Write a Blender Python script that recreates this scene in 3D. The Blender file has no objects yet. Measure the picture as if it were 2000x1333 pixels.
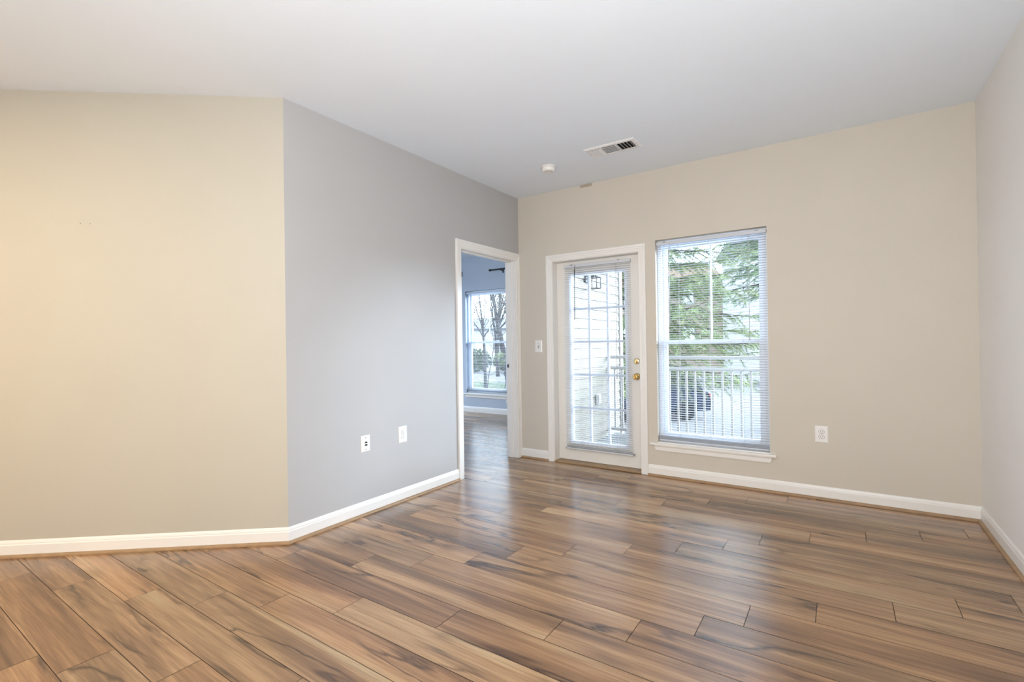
import bpy, bmesh, math, random
from mathutils import Vector, Matrix, noise
PI = math.pi
sc = bpy.context.scene
COL = sc.collection

# ------------------------------------------------------------------ camera
YAW, PITCH, ROLL = -0.5949, 0.0040, -0.0149
CAM = Vector((2.829, -4.330, 1.209))
fw = Vector((math.sin(YAW) * math.cos(PITCH), math.cos(YAW) * math.cos(PITCH), math.sin(PITCH)))
r0 = Vector((math.cos(YAW), -math.sin(YAW), 0))
u0 = r0.cross(fw)
rr = r0 * math.cos(ROLL) + u0 * math.sin(ROLL)
uu = -r0 * math.sin(ROLL) + u0 * math.cos(ROLL)
cam = bpy.data.objects.new('camera', bpy.data.cameras.new('camera'))
COL.objects.link(cam)
cam.matrix_world = Matrix(((rr.x, uu.x, -fw.x, CAM.x), (rr.y, uu.y, -fw.y, CAM.y), (rr.z, uu.z, -fw.z, CAM.z), (0, 0, 0, 1)))
cam.data.sensor_width = 36
cam.data.lens = 949.894 / 2000 * 36
cam.data.clip_start = 0.05
sc.camera = cam

# ------------------------------------------------------------------ sky, lamps, exposure
w = bpy.data.worlds.new('world')
sc.world = w
w.use_nodes = True
bg = w.node_tree.nodes['Background']
bg.inputs['Color'].default_value = (0.68, 0.83, 1.0, 1)
bg.inputs['Strength'].default_value = 9.0
sc.view_settings.view_transform = 'Standard'
sc.view_settings.look = 'None'
sc.view_settings.gamma = 1
sc.view_settings.use_curve_mapping = False
sc.view_settings.exposure = 0.0
try:
    sc.cycles.use_denoising = True
    sc.cycles.max_bounces = 10
    sc.cycles.diffuse_bounces = 6
    sc.cycles.transparent_max_bounces = 16
    sc.cycles.sample_clamp_indirect = 6
    sc.cycles.caustics_reflective = False
    sc.cycles.caustics_refractive = False
except Exception:
    pass


def lamp(name, loc, power, col, size, aim=None):
    l = bpy.data.lights.new(name, 'AREA')
    l.shape = 'DISK'
    l.size = size
    l.energy = power
    l.color = col
    o = bpy.data.objects.new(name, l)
    COL.objects.link(o)
    o.location = loc
    if aim:
        d = Vector(aim) - Vector(loc)
        o.rotation_euler = d.to_track_quat('-Z', 'Y').to_euler()
    return o


def bulb(name, loc, power, col, rad):
    l = bpy.data.lights.new(name, 'POINT')
    l.energy = power
    l.color = col
    l.shadow_soft_size = rad
    o = bpy.data.objects.new(name, l)
    COL.objects.link(o)
    o.location = loc
    return o


# low hazy sun beyond the balcony, very soft
sl = bpy.data.lights.new('sun', 'SUN')
sl.energy = 20.0
sl.angle = math.radians(30)
sl.color = (0.74, 0.85, 1.0)
sun = bpy.data.objects.new('sun', sl)
COL.objects.link(sun)
sun.location = (20, 20, 12)
sun.rotation_euler = Vector((-1.15, -1.0, -0.46)).to_track_quat('-Z', 'Y').to_euler()

# fill lights added out of view to brighten the rooms
bulb('fill_warm_low', (-1.0, -6.3, 0.9), 30, (1.0, 0.84, 0.64), 0.2)  # unseen warm fill, added to even out the angled wall
lamp('fill_warm_down', (-0.3, -5.2, 2.72), 62, (1.0, 0.79, 0.52), 0.5)  # unseen warm fill, added to light the near floor
bulb('fill_neutral_rear', (3.1, -7.2, 2.1), 66, (1.0, 0.96, 0.92), 0.25)  # unseen neutral fill, added for the pale and beige walls
bulb('fill_cool_bedroom', (-3.3, -0.7, 2.3), 75, (0.80, 0.90, 1.0), 0.25)  # unseen cool fill, added to brighten the bedroom
lamp('fill_up_ceiling', (2.8, -4.9, 0.9), 112, (0.96, 0.98, 1.0), 0.5, (2.3, -3.4, 2.7))  # unseen fill pointing up, added to brighten the ceiling

# ------------------------------------------------------------------ materials
MATS = {}


def lin(c):
    return tuple((x / 12.92 if x <= 0.04045 else ((x + 0.055) / 1.055) ** 2.4) for x in c)


def srgb(r, g, b):
    return lin((r / 255, g / 255, b / 255))


def mat(name, col, rough=0.5, metal=0.0, var=0.03, scale=6.0, bump=0.0, bscale=200.0, spec=0.5, trans=0.0):
    if name in MATS:
        return MATS[name]
    m = bpy.data.materials.new(name)
    m.use_nodes = True
    nt = m.node_tree
    N, L = nt.nodes, nt.links
    b = N['Principled BSDF']
    b.inputs['Roughness'].default_value = rough
    b.inputs['Metallic'].default_value = metal
    b.inputs['Specular IOR Level'].default_value = spec
    tc = N.new('ShaderNodeTexCoord')
    nz = N.new('ShaderNodeTexNoise')
    nz.inputs['Scale'].default_value = scale
    nz.inputs['Detail'].default_value = 4
    L.new(tc.outputs['Object'], nz.inputs['Vector'])
    rp = N.new('ShaderNodeValToRGB')
    rp.color_ramp.elements[0].position = 0.3
    rp.color_ramp.elements[1].position = 0.7
    rp.color_ramp.elements[0].color = (*[c * (1 - var) for c in col], 1)
    rp.color_ramp.elements[1].color = (*[min(1, c * (1 + var)) for c in col], 1)
    L.new(nz.outputs['Fac'], rp.inputs['Fac'])
    L.new(rp.outputs['Color'], b.inputs['Base Color'])
    if bump:
        n2 = N.new('ShaderNodeTexNoise')
        n2.inputs['Scale'].default_value = bscale
        n2.inputs['Detail'].default_value = 2
        L.new(tc.outputs['Object'], n2.inputs['Vector'])
        bp = N.new('ShaderNodeBump')
        bp.inputs['Strength'].default_value = bump
        bp.inputs['Distance'].default_value = 0.002
        L.new(n2.outputs['Fac'], bp.inputs['Height'])
        L.new(bp.outputs['Normal'], b.inputs['Normal'])
    MATS[name] = m
    return m


M_WALL = mat('wall_paint_lamplit_beige', (0.60, 0.56, 0.49), 0.6, var=0.012, scale=2.5, bump=0.08, bscale=160, spec=0.3)  # one paint on these walls; this tone holds warm lamp light
M_CREAM = mat('wall_paint_lamplit_cream', (0.485, 0.46, 0.395), 0.6, var=0.012, scale=2.5, bump=0.08, bscale=160, spec=0.3)  # same paint, with warm light put into the colour
M_GREY = mat('wall_paint_daylit_grey', (0.45, 0.447, 0.445), 0.6, var=0.012, scale=2.5, bump=0.08, bscale=160, spec=0.3)  # same paint, greyed for the cool window light
M_RIGHT = mat('wall_paint_lit_pale', (0.84, 0.83, 0.81), 0.6, var=0.012, scale=2.5, bump=0.08, bscale=160, spec=0.3)  # same paint, lifted for the brighter light on this wall
M_BED = mat('wall_paint_blue', (0.46, 0.525, 0.61), 0.6, var=0.012, scale=2.5, bump=0.08, bscale=160, spec=0.3)
M_CEIL = mat('ceiling_paint_daylit', (0.77, 0.83, 0.895), 0.8, var=0.01, scale=2.0, bump=0.06, bscale=120, spec=0.2)  # white ceiling; its blue cast carries bounced daylight
M_TRIM = mat('trim_white', (0.80, 0.79, 0.765), 0.35, var=0.01)
M_DOORW = mat('door_white', (0.76, 0.745, 0.71), 0.4, var=0.012)
M_VINYL = mat('vinyl_white_daylit', (0.78, 0.83, 0.90), 0.35, var=0.01)  # white vinyl; blue daylight is put into the base colour
M_BLIND = mat('blind_white_shaded', (0.58, 0.61, 0.66), 0.4, var=0.01)  # white slats, darkened and tinted blue for their backlit look
M_CORD = mat('cord_grey', (0.55, 0.55, 0.56), 0.7)
M_DARK = mat('dark_plastic', (0.02, 0.02, 0.022), 0.4)
M_BLACK = mat('cavity_shade_black', (0.006, 0.006, 0.006), 0.9)
M_PLATE = mat('plate_white', (0.80, 0.79, 0.765), 0.3, var=0.008)
M_SLOT = mat('slot_dark', (0.03, 0.03, 0.03), 0.6)
M_SCREW = mat('screw_steel', (0.35, 0.35, 0.35), 0.35, metal=0.8)
M_BRASS = mat('brass', (0.80, 0.56, 0.22), 0.18, metal=1.0, var=0.05)
M_BRASSP = mat('brass_pale', (0.92, 0.80, 0.58), 0.2, metal=1.0, var=0.03)
M_OAK = mat('oak_shoe', srgb(156, 127, 95), 0.45, var=0.12, scale=18)
M_VENT = mat('vent_white', (0.76, 0.76, 0.76), 0.4, var=0.01)
M_PATCH = mat('patch_tan', (0.40, 0.345, 0.28), 0.8, var=0.05)
M_IRON = mat('rod_black', (0.02, 0.022, 0.026), 0.4, metal=0.5)
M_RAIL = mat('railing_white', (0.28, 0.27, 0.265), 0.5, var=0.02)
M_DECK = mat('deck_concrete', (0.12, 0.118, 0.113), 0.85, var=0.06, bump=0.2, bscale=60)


def glass_mat():
    m = bpy.data.materials.new('window_glass')
    m.use_nodes = True
    N, L = m.node_tree.nodes, m.node_tree.links
    N.remove(N['Principled BSDF'])
    out = N['Material Output']
    t = N.new('ShaderNodeBsdfTransparent')
    t.inputs['Color'].default_value = (0.93, 0.95, 0.95, 1)
    g = N.new('ShaderNodeBsdfGlossy')
    g.inputs['Roughness'].default_value = 0.02
    f = N.new('ShaderNodeFresnel')
    f.inputs['IOR'].default_value = 1.45
    mx = N.new('ShaderNodeMixShader')
    gm = N.new('ShaderNodeNewGeometry')
    iv = N.new('ShaderNodeMath')
    iv.operation = 'SUBTRACT'
    iv.inputs[0].default_value = 1.0
    L.new(gm.outputs['Backfacing'], iv.inputs[1])
    ml = N.new('ShaderNodeMath')
    ml.operation = 'MULTIPLY'
    L.new(f.outputs['Fac'], ml.inputs[0])
    L.new(iv.outputs[0], ml.inputs[1])
    L.new(ml.outputs[0], mx.inputs['Fac'])
    L.new(t.outputs['BSDF'], mx.inputs[1])
    L.new(g.outputs['BSDF'], mx.inputs[2])
    L.new(mx.outputs['Shader'], out.inputs['Surface'])
    return m


M_GLASS = glass_mat()


def siding_mat(name, col, pitch):
    m = bpy.data.materials.new(name)
    m.use_nodes = True
    b = m.node_tree.nodes['Principled BSDF']
    b.inputs['Roughness'].default_value = 0.6
    N, L = m.node_tree.nodes, m.node_tree.links
    tc = N.new('ShaderNodeTexCoord')
    nz = N.new('ShaderNodeTexNoise')
    nz.inputs['Scale'].default_value = 3
    L.new(tc.outputs['Object'], nz.inputs['Vector'])
    rp = N.new('ShaderNodeValToRGB')
    rp.color_ramp.elements[0].color = (*[c * .95 for c in col], 1)
    rp.color_ramp.elements[1].color = (*[min(1, c * 1.05) for c in col], 1)
    L.new(nz.outputs['Fac'], rp.inputs['Fac'])
    L.new(rp.outputs['Color'], b.inputs['Base Color'])
    return m


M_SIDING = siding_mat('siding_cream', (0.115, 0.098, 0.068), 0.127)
M_SIDW = siding_mat('siding_white', (0.38, 0.37, 0.37), 0.2)
M_SIDT = siding_mat('siding_tan', (0.24, 0.18, 0.135), 0.2)


def wood_mat():
    m = bpy.data.materials.new('laminate_oak')
    m.use_nodes = True
    N, L = m.node_tree.nodes, m.node_tree.links
    b = N['Principled BSDF']
    uv = N.new('ShaderNodeUVMap')
    at = N.new('ShaderNodeAttribute')
    at.attribute_name = 'plank'
    sepc = N.new('ShaderNodeSeparateColor')
    L.new(at.outputs['Color'], sepc.inputs['Color'])

    def mapping(sx, sy):
        mp = N.new('ShaderNodeMapping')
        mp.inputs['Scale'].default_value = (sx, sy, 1)
        L.new(uv.outputs['UV'], mp.inputs['Vector'])
        return mp

    def nz(sx, sy, det, dist=0.0, rough=0.55):
        n = N.new('ShaderNodeTexNoise')
        n.inputs['Scale'].default_value = 1
        n.inputs['Detail'].default_value = det
        n.inputs['Distortion'].default_value = dist
        n.inputs['Roughness'].default_value = rough
        L.new(mapping(sx, sy).outputs['Vector'], n.inputs['Vector'])
        return n

    def ramp(src, pts):
        r = N.new('ShaderNodeValToRGB')
        e = r.color_ramp.elements
        while len(e) < len(pts):
            e.new(0.5)
        for i, (p, c) in enumerate(pts):
            e[i].position = p
            e[i].color = (*c, 1) if len(c) == 3 else c
        L.new(src, r.inputs['Fac'])
        return r

    def mix(mode, fac, a, bb):
        x = N.new('ShaderNodeMix')
        x.data_type = 'RGBA'
        x.blend_type = mode
        if isinstance(fac, (int, float)):
            x.inputs['Factor'].default_value = fac
        else:
            L.new(fac, x.inputs['Factor'])
        if isinstance(a, tuple):
            x.inputs['A'].default_value = (*a, 1)
        else:
            L.new(a, x.inputs['A'])
        if isinstance(bb, tuple):
            x.inputs['B'].default_value = (*bb, 1)
        else:
            L.new(bb, x.inputs['B'])
        return x.outputs['Result']

    def math_(op, a, bb=None):
        x = N.new('ShaderNodeMath')
        x.operation = op
        for i, v in enumerate((a, bb)):
            if v is None:
                continue
            if isinstance(v, (int, float)):
                x.inputs[i].default_value = v
            else:
                L.new(v, x.inputs[i])
        return x.outputs[0]

    G = (1, 1, 1)
    K = (0, 0, 0)
    broad = nz(0.55, 7.0, 3, 0.8)
    base = ramp(broad.outputs['Fac'], [(0.30, srgb(110, 83, 61)), (0.46, srgb(145, 113, 84)), (0.58, srgb(170, 137, 103)), (0.72, srgb(180, 155, 121))])
    streak = nz(1.3, 55, 4, 0.3, 0.65)
    st = ramp(streak.outputs['Fac'], [(0.30, (0.60, 0.57, 0.55)), (0.62, (1.14, 1.14, 1.14))])
    c = mix('MULTIPLY', 0.75, base.outputs['Color'], st.outputs['Color'])
    fine = nz(6, 240, 2)
    ft = ramp(fine.outputs['Fac'], [(0.35, (0.70, 0.68, 0.67)), (0.6, (1.08, 1.08, 1.08))])
    c = mix('MULTIPLY', 0.6, c, ft.outputs['Color'])
    # dark cracks that wander along the plank
    crk = nz(0.8, 5.5, 4, 0.5, 0.5)
    d = math_('ABSOLUTE', math_('SUBTRACT', crk.outputs['Fac'], 0.5))
    line = ramp(d, [(0.0, G), (0.010, (0.6, 0.6, 0.6)), (0.030, K)])
    msk = nz(0.9, 3.0, 2)
    mm = ramp(msk.outputs['Fac'], [(0.47, K), (0.57, G)])
    cf = math_('MULTIPLY', line.outputs['Color'], mm.outputs['Color'])
    c = mix('MIX', math_('MULTIPLY', cf, 0.85), c, srgb(50, 33, 24))
    # knots
    vo = N.new('ShaderNodeTexVoronoi')
    vo.feature = 'F1'
    vo.inputs['Scale'].default_value = 1
    vo.inputs['Randomness'].default_value = 1
    wob = N.new('ShaderNodeTexNoise')
    wob.inputs['Scale'].default_value = 14
    mp = mapping(1.5, 5.2)
    L.new(uv.outputs['UV'], wob.inputs['Vector'])
    vadd = N.new('ShaderNodeVectorMath')
    vadd.operation = 'MULTIPLY_ADD'
    L.new(wob.outputs['Color'], vadd.inputs[0])
    vadd.inputs[1].default_value = (0.10, 0.16, 0)
    L.new(mp.outputs['Vector'], vadd.inputs[2])
    L.new(vadd.outputs['Vector'], vo.inputs['Vector'])
    kn = ramp(vo.outputs['Distance'], [(0.0, G), (0.045, (0.95, 0.95, 0.95)), (0.09, (0.32, 0.32, 0.32)), (0.24, K)])
    c = mix('MIX', math_('MULTIPLY', kn.outputs['Color'], 0.8), c, srgb(58, 38, 27))
    # plank to plank tone
    tone = ramp(sepc.outputs['Red'], [(0.0, (0.80, 0.79, 0.78)), (0.5, (0.97, 0.96, 0.95)), (1.0, (1.16, 1.15, 1.13))])
    c = mix('MULTIPLY', 1.0, c, tone.outputs['Color'])
    hue = ramp(sepc.outputs['Green'], [(0.0, (1.05, 0.98, 0.92)), (1.0, (0.96, 1.0, 1.02))])
    c = mix('MULTIPLY', 1.0, c, hue.outputs['Color'])
    L.new(c, b.inputs['Base Color'])
    b.inputs['Roughness'].default_value = 0.25
    b.inputs['Specular IOR Level'].default_value = 1.0
    bp = N.new('ShaderNodeBump')
    bp.inputs['Strength'].default_value = 0.05
    bp.inputs['Distance'].default_value = 0.001
    L.new(streak.outputs['Fac'], bp.inputs['Height'])
    L.new(bp.outputs['Normal'], b.inputs['Normal'])
    return m


M_WOOD = wood_mat()
M_GAP = mat('plank_gap', (0.035, 0.022, 0.015), 0.8)


# ------------------------------------------------------------------ mesh helpers
def bm_new():
    return bmesh.new()


def add_box(bm, x0, x1, y0, y1, z0, z1, bev=0.0, M=None):
    t = bmesh.new()
    bmesh.ops.create_cube(t, size=1)
    for v in t.verts:
        v.co = Vector(((x0 + x1) / 2 + v.co.x * (x1 - x0), (y0 + y1) / 2 + v.co.y * (y1 - y0), (z0 + z1) / 2 + v.co.z * (z1 - z0)))
    if bev:
        bmesh.ops.bevel(t, geom=t.edges[:], offset=bev, segments=2, affect='EDGES', profile=0.6)
    merge(bm, t, M)


def merge(bm, t, M=None):
    mp = {}
    for v in t.verts:
        mp[v] = bm.verts.new(M @ v.co if M else v.co)
    for f in t.faces:
        try:
            nf = bm.faces.new([mp[v] for v in f.verts])
            nf.smooth = f.smooth
            nf.material_index = f.material_index
        except ValueError:
            pass
    t.free()


def add_tube(bm, pts, rad, seg=8, caps=True):
    """tube along points; rad a number or a list"""
    pts = [Vector(p) for p in pts]
    n = len(pts)
    rads = rad if isinstance(rad, (list, tuple)) else [rad] * n
    rings = []
    ref = None
    for i, p in enumerate(pts):
        d = (pts[min(i + 1, n - 1)] - pts[max(i - 1, 0)]).normalized()
        if ref is None:
            ref = d.orthogonal().normalized()
        a = (ref - d * ref.dot(d))
        if a.length < 1e-6:
            a = d.orthogonal()
        a.normalize()
        ref = a
        b = d.cross(a)
        rings.append([bm.verts.new(p + (a * math.cos(2 * PI * k / seg) + b * math.sin(2 * PI * k / seg)) * rads[i]) for k in range(seg)])
    for i in range(n - 1):
        for k in range(seg):
            f = bm.faces.new((rings[i][k], rings[i][(k + 1) % seg], rings[i + 1][(k + 1) % seg], rings[i + 1][k]))
            f.smooth = True
    if caps:
        bm.faces.new(rings[0][::-1])
        bm.faces.new(rings[-1])


def add_lathe(bm, prof, seg=32, M=None):
    """prof: (radius, height) from bottom to top, around Z"""
    t = bmesh.new()
    rings = []
    for r, h in prof:
        if r < 1e-6:
            rings.append([t.verts.new((0, 0, h))])
        else:
            rings.append([t.verts.new((r * math.cos(2 * PI * k / seg), r * math.sin(2 * PI * k / seg), h)) for k in range(seg)])
    for a, b in zip(rings, rings[1:]):
        for k in range(seg):
            k2 = (k + 1) % seg
            if len(a) == 1 and len(b) == 1:
                continue
            if len(a) == 1:
                f = t.faces.new((a[0], b[k2], b[k]))
            elif len(b) == 1:
                f = t.faces.new((a[k], a[k2], b[0]))
            else:
                f = t.faces.new((a[k], a[k2], b[k2], b[k]))
            f.smooth = True
    for ring, rev in ((rings[0], True), (rings[-1], False)):
        if len(ring) > 1:
            t.faces.new(ring[::-1] if rev else ring)
    merge(bm, t, M)


def add_sweep(bm, stations):
    """stations: list of lists of points (closed profile at each station)"""
    rings = [[bm.verts.new(p) for p in s] for s in stations]
    n = len(rings[0])
    for a, b in zip(rings, rings[1:]):
        for k in range(n):
            bm.faces.new((a[k], a[(k + 1) % n], b[(k + 1) % n], b[k]))
    bm.faces.new(rings[0][::-1])
    bm.faces.new(rings[-1])


def obj(name, bm, m, parent=None, smooth_angle=None):
    bmesh.ops.recalc_face_normals(bm, faces=bm.faces[:])
    me = bpy.data.meshes.new(name)
    bm.to_mesh(me)
    bm.free()
    me.materials.append(m)
    o = bpy.data.objects.new(name, me)
    COL.objects.link(o)
    if parent:
        o.parent = parent
    return o


def box(name, x0, x1, y0, y1, z0, z1, m, parent=None, bev=0.0):
    bm = bm_new()
    add_box(bm, x0, x1, y0, y1, z0, z1, bev)
    return obj(name, bm, m, parent)


def empty(name, loc=(0, 0, 0), rz=0.0):
    o = bpy.data.objects.new(name, None)
    COL.objects.link(o)
    o.location = loc
    o.rotation_euler = (0, 0, rz)
    o.empty_display_size = 0.1
    return o


def tag(o, label, cat=None, group=None, kind=None):
    o['label'] = label
    if cat:
        o['category'] = cat
    if group:
        o['group'] = group
    if kind:
        o['kind'] = kind
    return o


def struct(o, label, cat):
    return tag(o, label, cat, kind='structure')


def copy_tree(o, parent=None):
    c = o.copy()
    COL.objects.link(c)
    c.parent = parent
    for ch in list(o.children):
        copy_tree(ch, c)
    return c


# ------------------------------------------------------------------ room numbers (metres)
H = 2.743
XR = 3.575                      # right wall
CY = -2.631                     # corner between the grey wall and the cream wall
ANG = 0.6863
CD = Vector((-math.cos(ANG), -math.sin(ANG), 0))   # along the cream wall, away from the corner
CN = Vector((math.sin(ANG), -math.cos(ANG), 0))    # its normal into the room
CL = 3.3                        # its length
CC = Vector((0, CY, 0))
CE = CC + CD * CL
D1 = (0.394, 1.316, 2.036)      # glazed door opening in the far wall
W1 = (1.461, 2.351, 0.288, 2.108)   # window opening in the far wall
D2 = (-0.958, -0.061, 2.078)    # opening in the grey wall
BY = 2.395                      # bedroom far wall
W2 = (-2.715, -1.825, 0.318, 2.138)
YB = -8.5

# ------------------------------------------------------------------ floor: planks along X
seams = [-0.05, -0.235, -0.41, -0.60, -0.785, -0.97, -1.16, -1.34, -1.53, -1.715, -1.90, -2.095, -2.275, -2.46, -2.63, -2.805, -2.975, -3.13, -3.295, -3.45, -3.61]
joints = [2.479, 2.225, 0.774, 0.498, 1.435, 1.191, 2.245, 0.807, 0.567, 1.502, 1.252, 1.095, 0.875, 0.592, 0.163, 0.916, 0.578, 0.296, -0.031, -0.459]
rng = random.Random(7)
rows = [(seams[i + 1], seams[i], joints[i]) for i in range(len(joints))]
y = seams[-1]
while y > YB:
    rows.append((y - 0.18, y, rng.uniform(0, 1.2)))
    y -= 0.18
y = -0.05
while y < BY:
    y2 = min(y + 0.185, BY)
    rows.append((y, y2, rng.uniform(0, 1.2)))
    y = y2
bm = bm_new()
uvl = bm.loops.layers.uv.new('UVMap')
cl = bm.loops.layers.float_color.new('plank')
PL, GP = 1.219, 0.0013
for (ya, yb, j) in rows:
    xmin, xmax = -4.7, (XR + 0.05 if yb <= 0.14 else -0.02)
    k0 = math.floor((xmin - j) / PL)
    x = j + k0 * PL
    while x < xmax:
        a, b_ = max(x, xmin), min(x + PL, xmax)
        if b_ - a > 0.01:
            vs = [bm.verts.new((px, py, 0)) for px, py in ((a + GP, ya + GP), (b_ - GP, ya + GP), (b_ - GP, yb - GP), (a + GP, yb - GP))]
            f = bm.faces.new(vs)
            ox, oy = rng.uniform(0, 60), rng.uniform(0, 60)
            c = (rng.random(), rng.random(), rng.random(), 1)
            for lp in f.loops:
                lp[uvl].uv = (lp.vert.co.x - x + ox, lp.vert.co.y - ya + oy)
                lp[cl] = c
        x += PL
    vs = [bm.verts.new((px, py, -0.002)) for px, py in ((xmin, ya), (xmax, ya), (xmax, yb), (xmin, yb))]
    f = bm.faces.new(vs)
    f.material_index = 1
me = bpy.data.meshes.new('floor')
bm.to_mesh(me)
bm.free()
me.materials.append(M_WOOD)
me.materials.append(M_GAP)
floor = bpy.data.objects.new('floor', me)
COL.objects.link(floor)
struct(floor, 'brown oak laminate plank floor running through both rooms', 'floor')

# ------------------------------------------------------------------ walls and ceiling
bm = bm_new()
T = 0.15
add_box(bm, -0.12, D1[0], 0, T, -0.1, H)
add_box(bm, D1[0], D1[1], 0, T, D1[2], H)
add_box(bm, D1[1], W1[0], 0, T, -0.1, H)
add_box(bm, W1[0], W1[1], 0, T, W1[3], H)
add_box(bm, W1[0], W1[1], 0, T, -0.1, W1[2])
add_box(bm, W1[1], XR + 0.15, 0, T, -0.1, H)
struct(obj('wall_far', bm, M_WALL), 'painted wall in a lamplit beige tone with the glazed door and the window', 'wall')
bm = bm_new()
add_box(bm, -0.12, 0, CY, D2[0], -0.1, H)
add_box(bm, -0.12, 0, D2[0], D2[1], D2[2], H)
add_box(bm, -0.12, 0, D2[1], 0, -0.1, H)
struct(obj('wall_left', bm, M_GREY), 'painted wall in a daylit grey tone with the cased opening into the bedroom', 'wall')
bm = bm_new()
a, b_ = CC, CE
n = CN * -0.12
add_sweep(bm, [[Vector((p.x, p.y, z)) for p, z in ((a, -0.1), (a, H), (a + Vector((-0.12, 0.05, 0)), H), (a + Vector((-0.12, 0.05, 0)), -0.1))],
               [Vector((p.x, p.y, z)) for p, z in ((b_, -0.1), (b_, H), (b_ + n, H), (b_ + n, -0.1))]])
struct(obj('wall_near_left', bm, M_CREAM), 'blank cream wall set at an angle to the grey wall', 'wall')
struct(box('wall_right', XR, XR + 0.15, YB, 0.0, -0.1, H, M_RIGHT), 'pale plain wall meeting the beige window wall', 'wall')
struct(box('wall_rear', CE.x - 0.2, XR + 0.15, YB - 0.15, YB, -0.1, H, M_WALL), 'beige wall behind the viewer', 'wall')
struct(box('wall_side', CE.x - 0.15, CE.x, YB, CE.y + 0.05, -0.1, H, M_CREAM), 'cream wall behind the viewer beyond the angled wall', 'wall')
bm = bm_new()
add_box(bm, -4.7, W2[0], BY, BY + T, -0.1, H)
add_box(bm, W2[0], W2[1], BY, BY + T, W2[3], H)
add_box(bm, W2[0], W2[1], BY, BY + T, -0.1, W2[2])
add_box(bm, W2[1], -0.10, BY, BY + T, -0.1, H)
struct(obj('wall_bedroom_far', bm, M_BED), 'blue grey bedroom wall with a window seen through the opening', 'wall')
bm = bm_new()
add_box(bm, -4.7, -4.55, -2.0, 0.3, -0.1, H)
add_box(bm, -4.7, -4.55, 2.2, BY, -0.1, H)
add_box(bm, -4.7, -4.55, 0.3, 2.2, -0.1, 0.4)  # unseen opening added here to let sky light into the bedroom
add_box(bm, -4.7, -4.55, 0.3, 2.2, 2.2, H)
struct(obj('wall_bedroom_left', bm, M_BED), 'blue grey bedroom wall out of sight', 'wall')
struct(box('wall_bedroom_rear', -4.7, -0.12, -2.1, -1.95, -0.1, H, M_BED), 'blue grey bedroom wall behind the grey wall', 'wall')
struct(box('wall_bedroom_right', -0.12, 0.0, T, BY + T, -0.1, H, M_BED), 'blue grey bedroom wall beside the balcony', 'wall')
bm = bm_new()
add_box(bm, -4.7, XR + 0.15, YB - 0.15, T, H, H + 0.12)
add_box(bm, -4.7, 0.12, T, BY + T, H, H + 0.12)
struct(obj('ceiling', bm, M_CEIL), 'smooth white ceiling', 'ceiling')

# ------------------------------------------------------------------ baseboards with oak shoe moulding
BB = [(0, 0.0), (0.012, 0.0), (0.012, 0.070), (0.0095, 0.076), (0.0095, 0.081), (0.007, 0.090), (0.003, 0.097), (0, 0.097)]
SH = [(0.012, 0.0), (0.029, 0.0), (0.029, 0.006), (0.0265, 0.0115), (0.021, 0.0155), (0.0125, 0.017)]


def run(name, prof, m, a, da, b, db, label=None, cat=None):
    """moulding from a to b; da, db are the plan directions of the profile depth at the two ends"""
    bm = bm_new()
    st = [[Vector((p[0] + d[0] * o, p[1] + d[1] * o, z)) for o, z in prof] for p, d in ((a, da), (b, db))]
    add_sweep(bm, st)
    o = obj(name, bm, m)
    if label:
        struct(o, label, cat)
    return o


h = (Vector((1, 0, 0)) + CN).normalized()
mit = h / h.dot(CN)
mit = (mit.x, mit.y)
cn = (CN.x, CN.y)
runs = [
    ('near_left', 'cream angled wall', (CE.x, CE.y), cn, (0, CY), mit),
    ('left', 'grey wall', (0, CY), mit, (0, D2[0] - 0.0705), (1, 0)),
    ('far_corner', 'short wall between the opening and the glazed door', (0.0125, 0), (0, -1), (0.3385, 0), (0, -1)),
    ('far', 'beige wall under the window', (1.3715, 0), (0, -1), (XR, 0), (-1, -1)),
    ('right', 'pale wall', (XR, 0), (-1, -1), (XR, YB), (-1, 0)),
]
for i, (nm, where, a, da, b, db) in enumerate(runs):
    run('baseboard_' + nm, BB, M_TRIM, a, da, b, db, 'white moulded baseboard along the ' + where, 'baseboard')
    run('trim_%d' % (i + 1), SH, M_OAK, a, da, b, db, 'oak shoe moulding at the foot of the ' + where, 'trim')
run('baseboard_bedroom', BB, M_TRIM, (-4.55, BY), (0, -1), (-0.12, BY), (0, -1), 'white baseboard of the bedroom under its window', 'baseboard')

# ------------------------------------------------------------------ door casings
def casing(bm, inner, dirs, normal, axis, prof, plane):
    """inner: (s, z) points; dirs: outward direction per point; prof: (outward, depth)"""
    st = []
    for (s, z), (ds, dz) in zip(inner, dirs):
        ring = []
        for o, d in prof:
            p = axis * (s + ds * o) + Vector((0, 0, z + dz * o)) + normal * d + plane
            ring.append(p)
        st.append(ring)
    add_sweep(bm, st)


def casprof(wd):
    return [(0, 0.0), (0, 0.009), (0.006, 0.011), (wd * .35, 0.011), (wd * .40, 0.014), (wd * .62, 0.015), (wd * .68, 0.0185), (wd - .004, 0.0185), (wd, 0.016), (wd, 0.0)]


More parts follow.
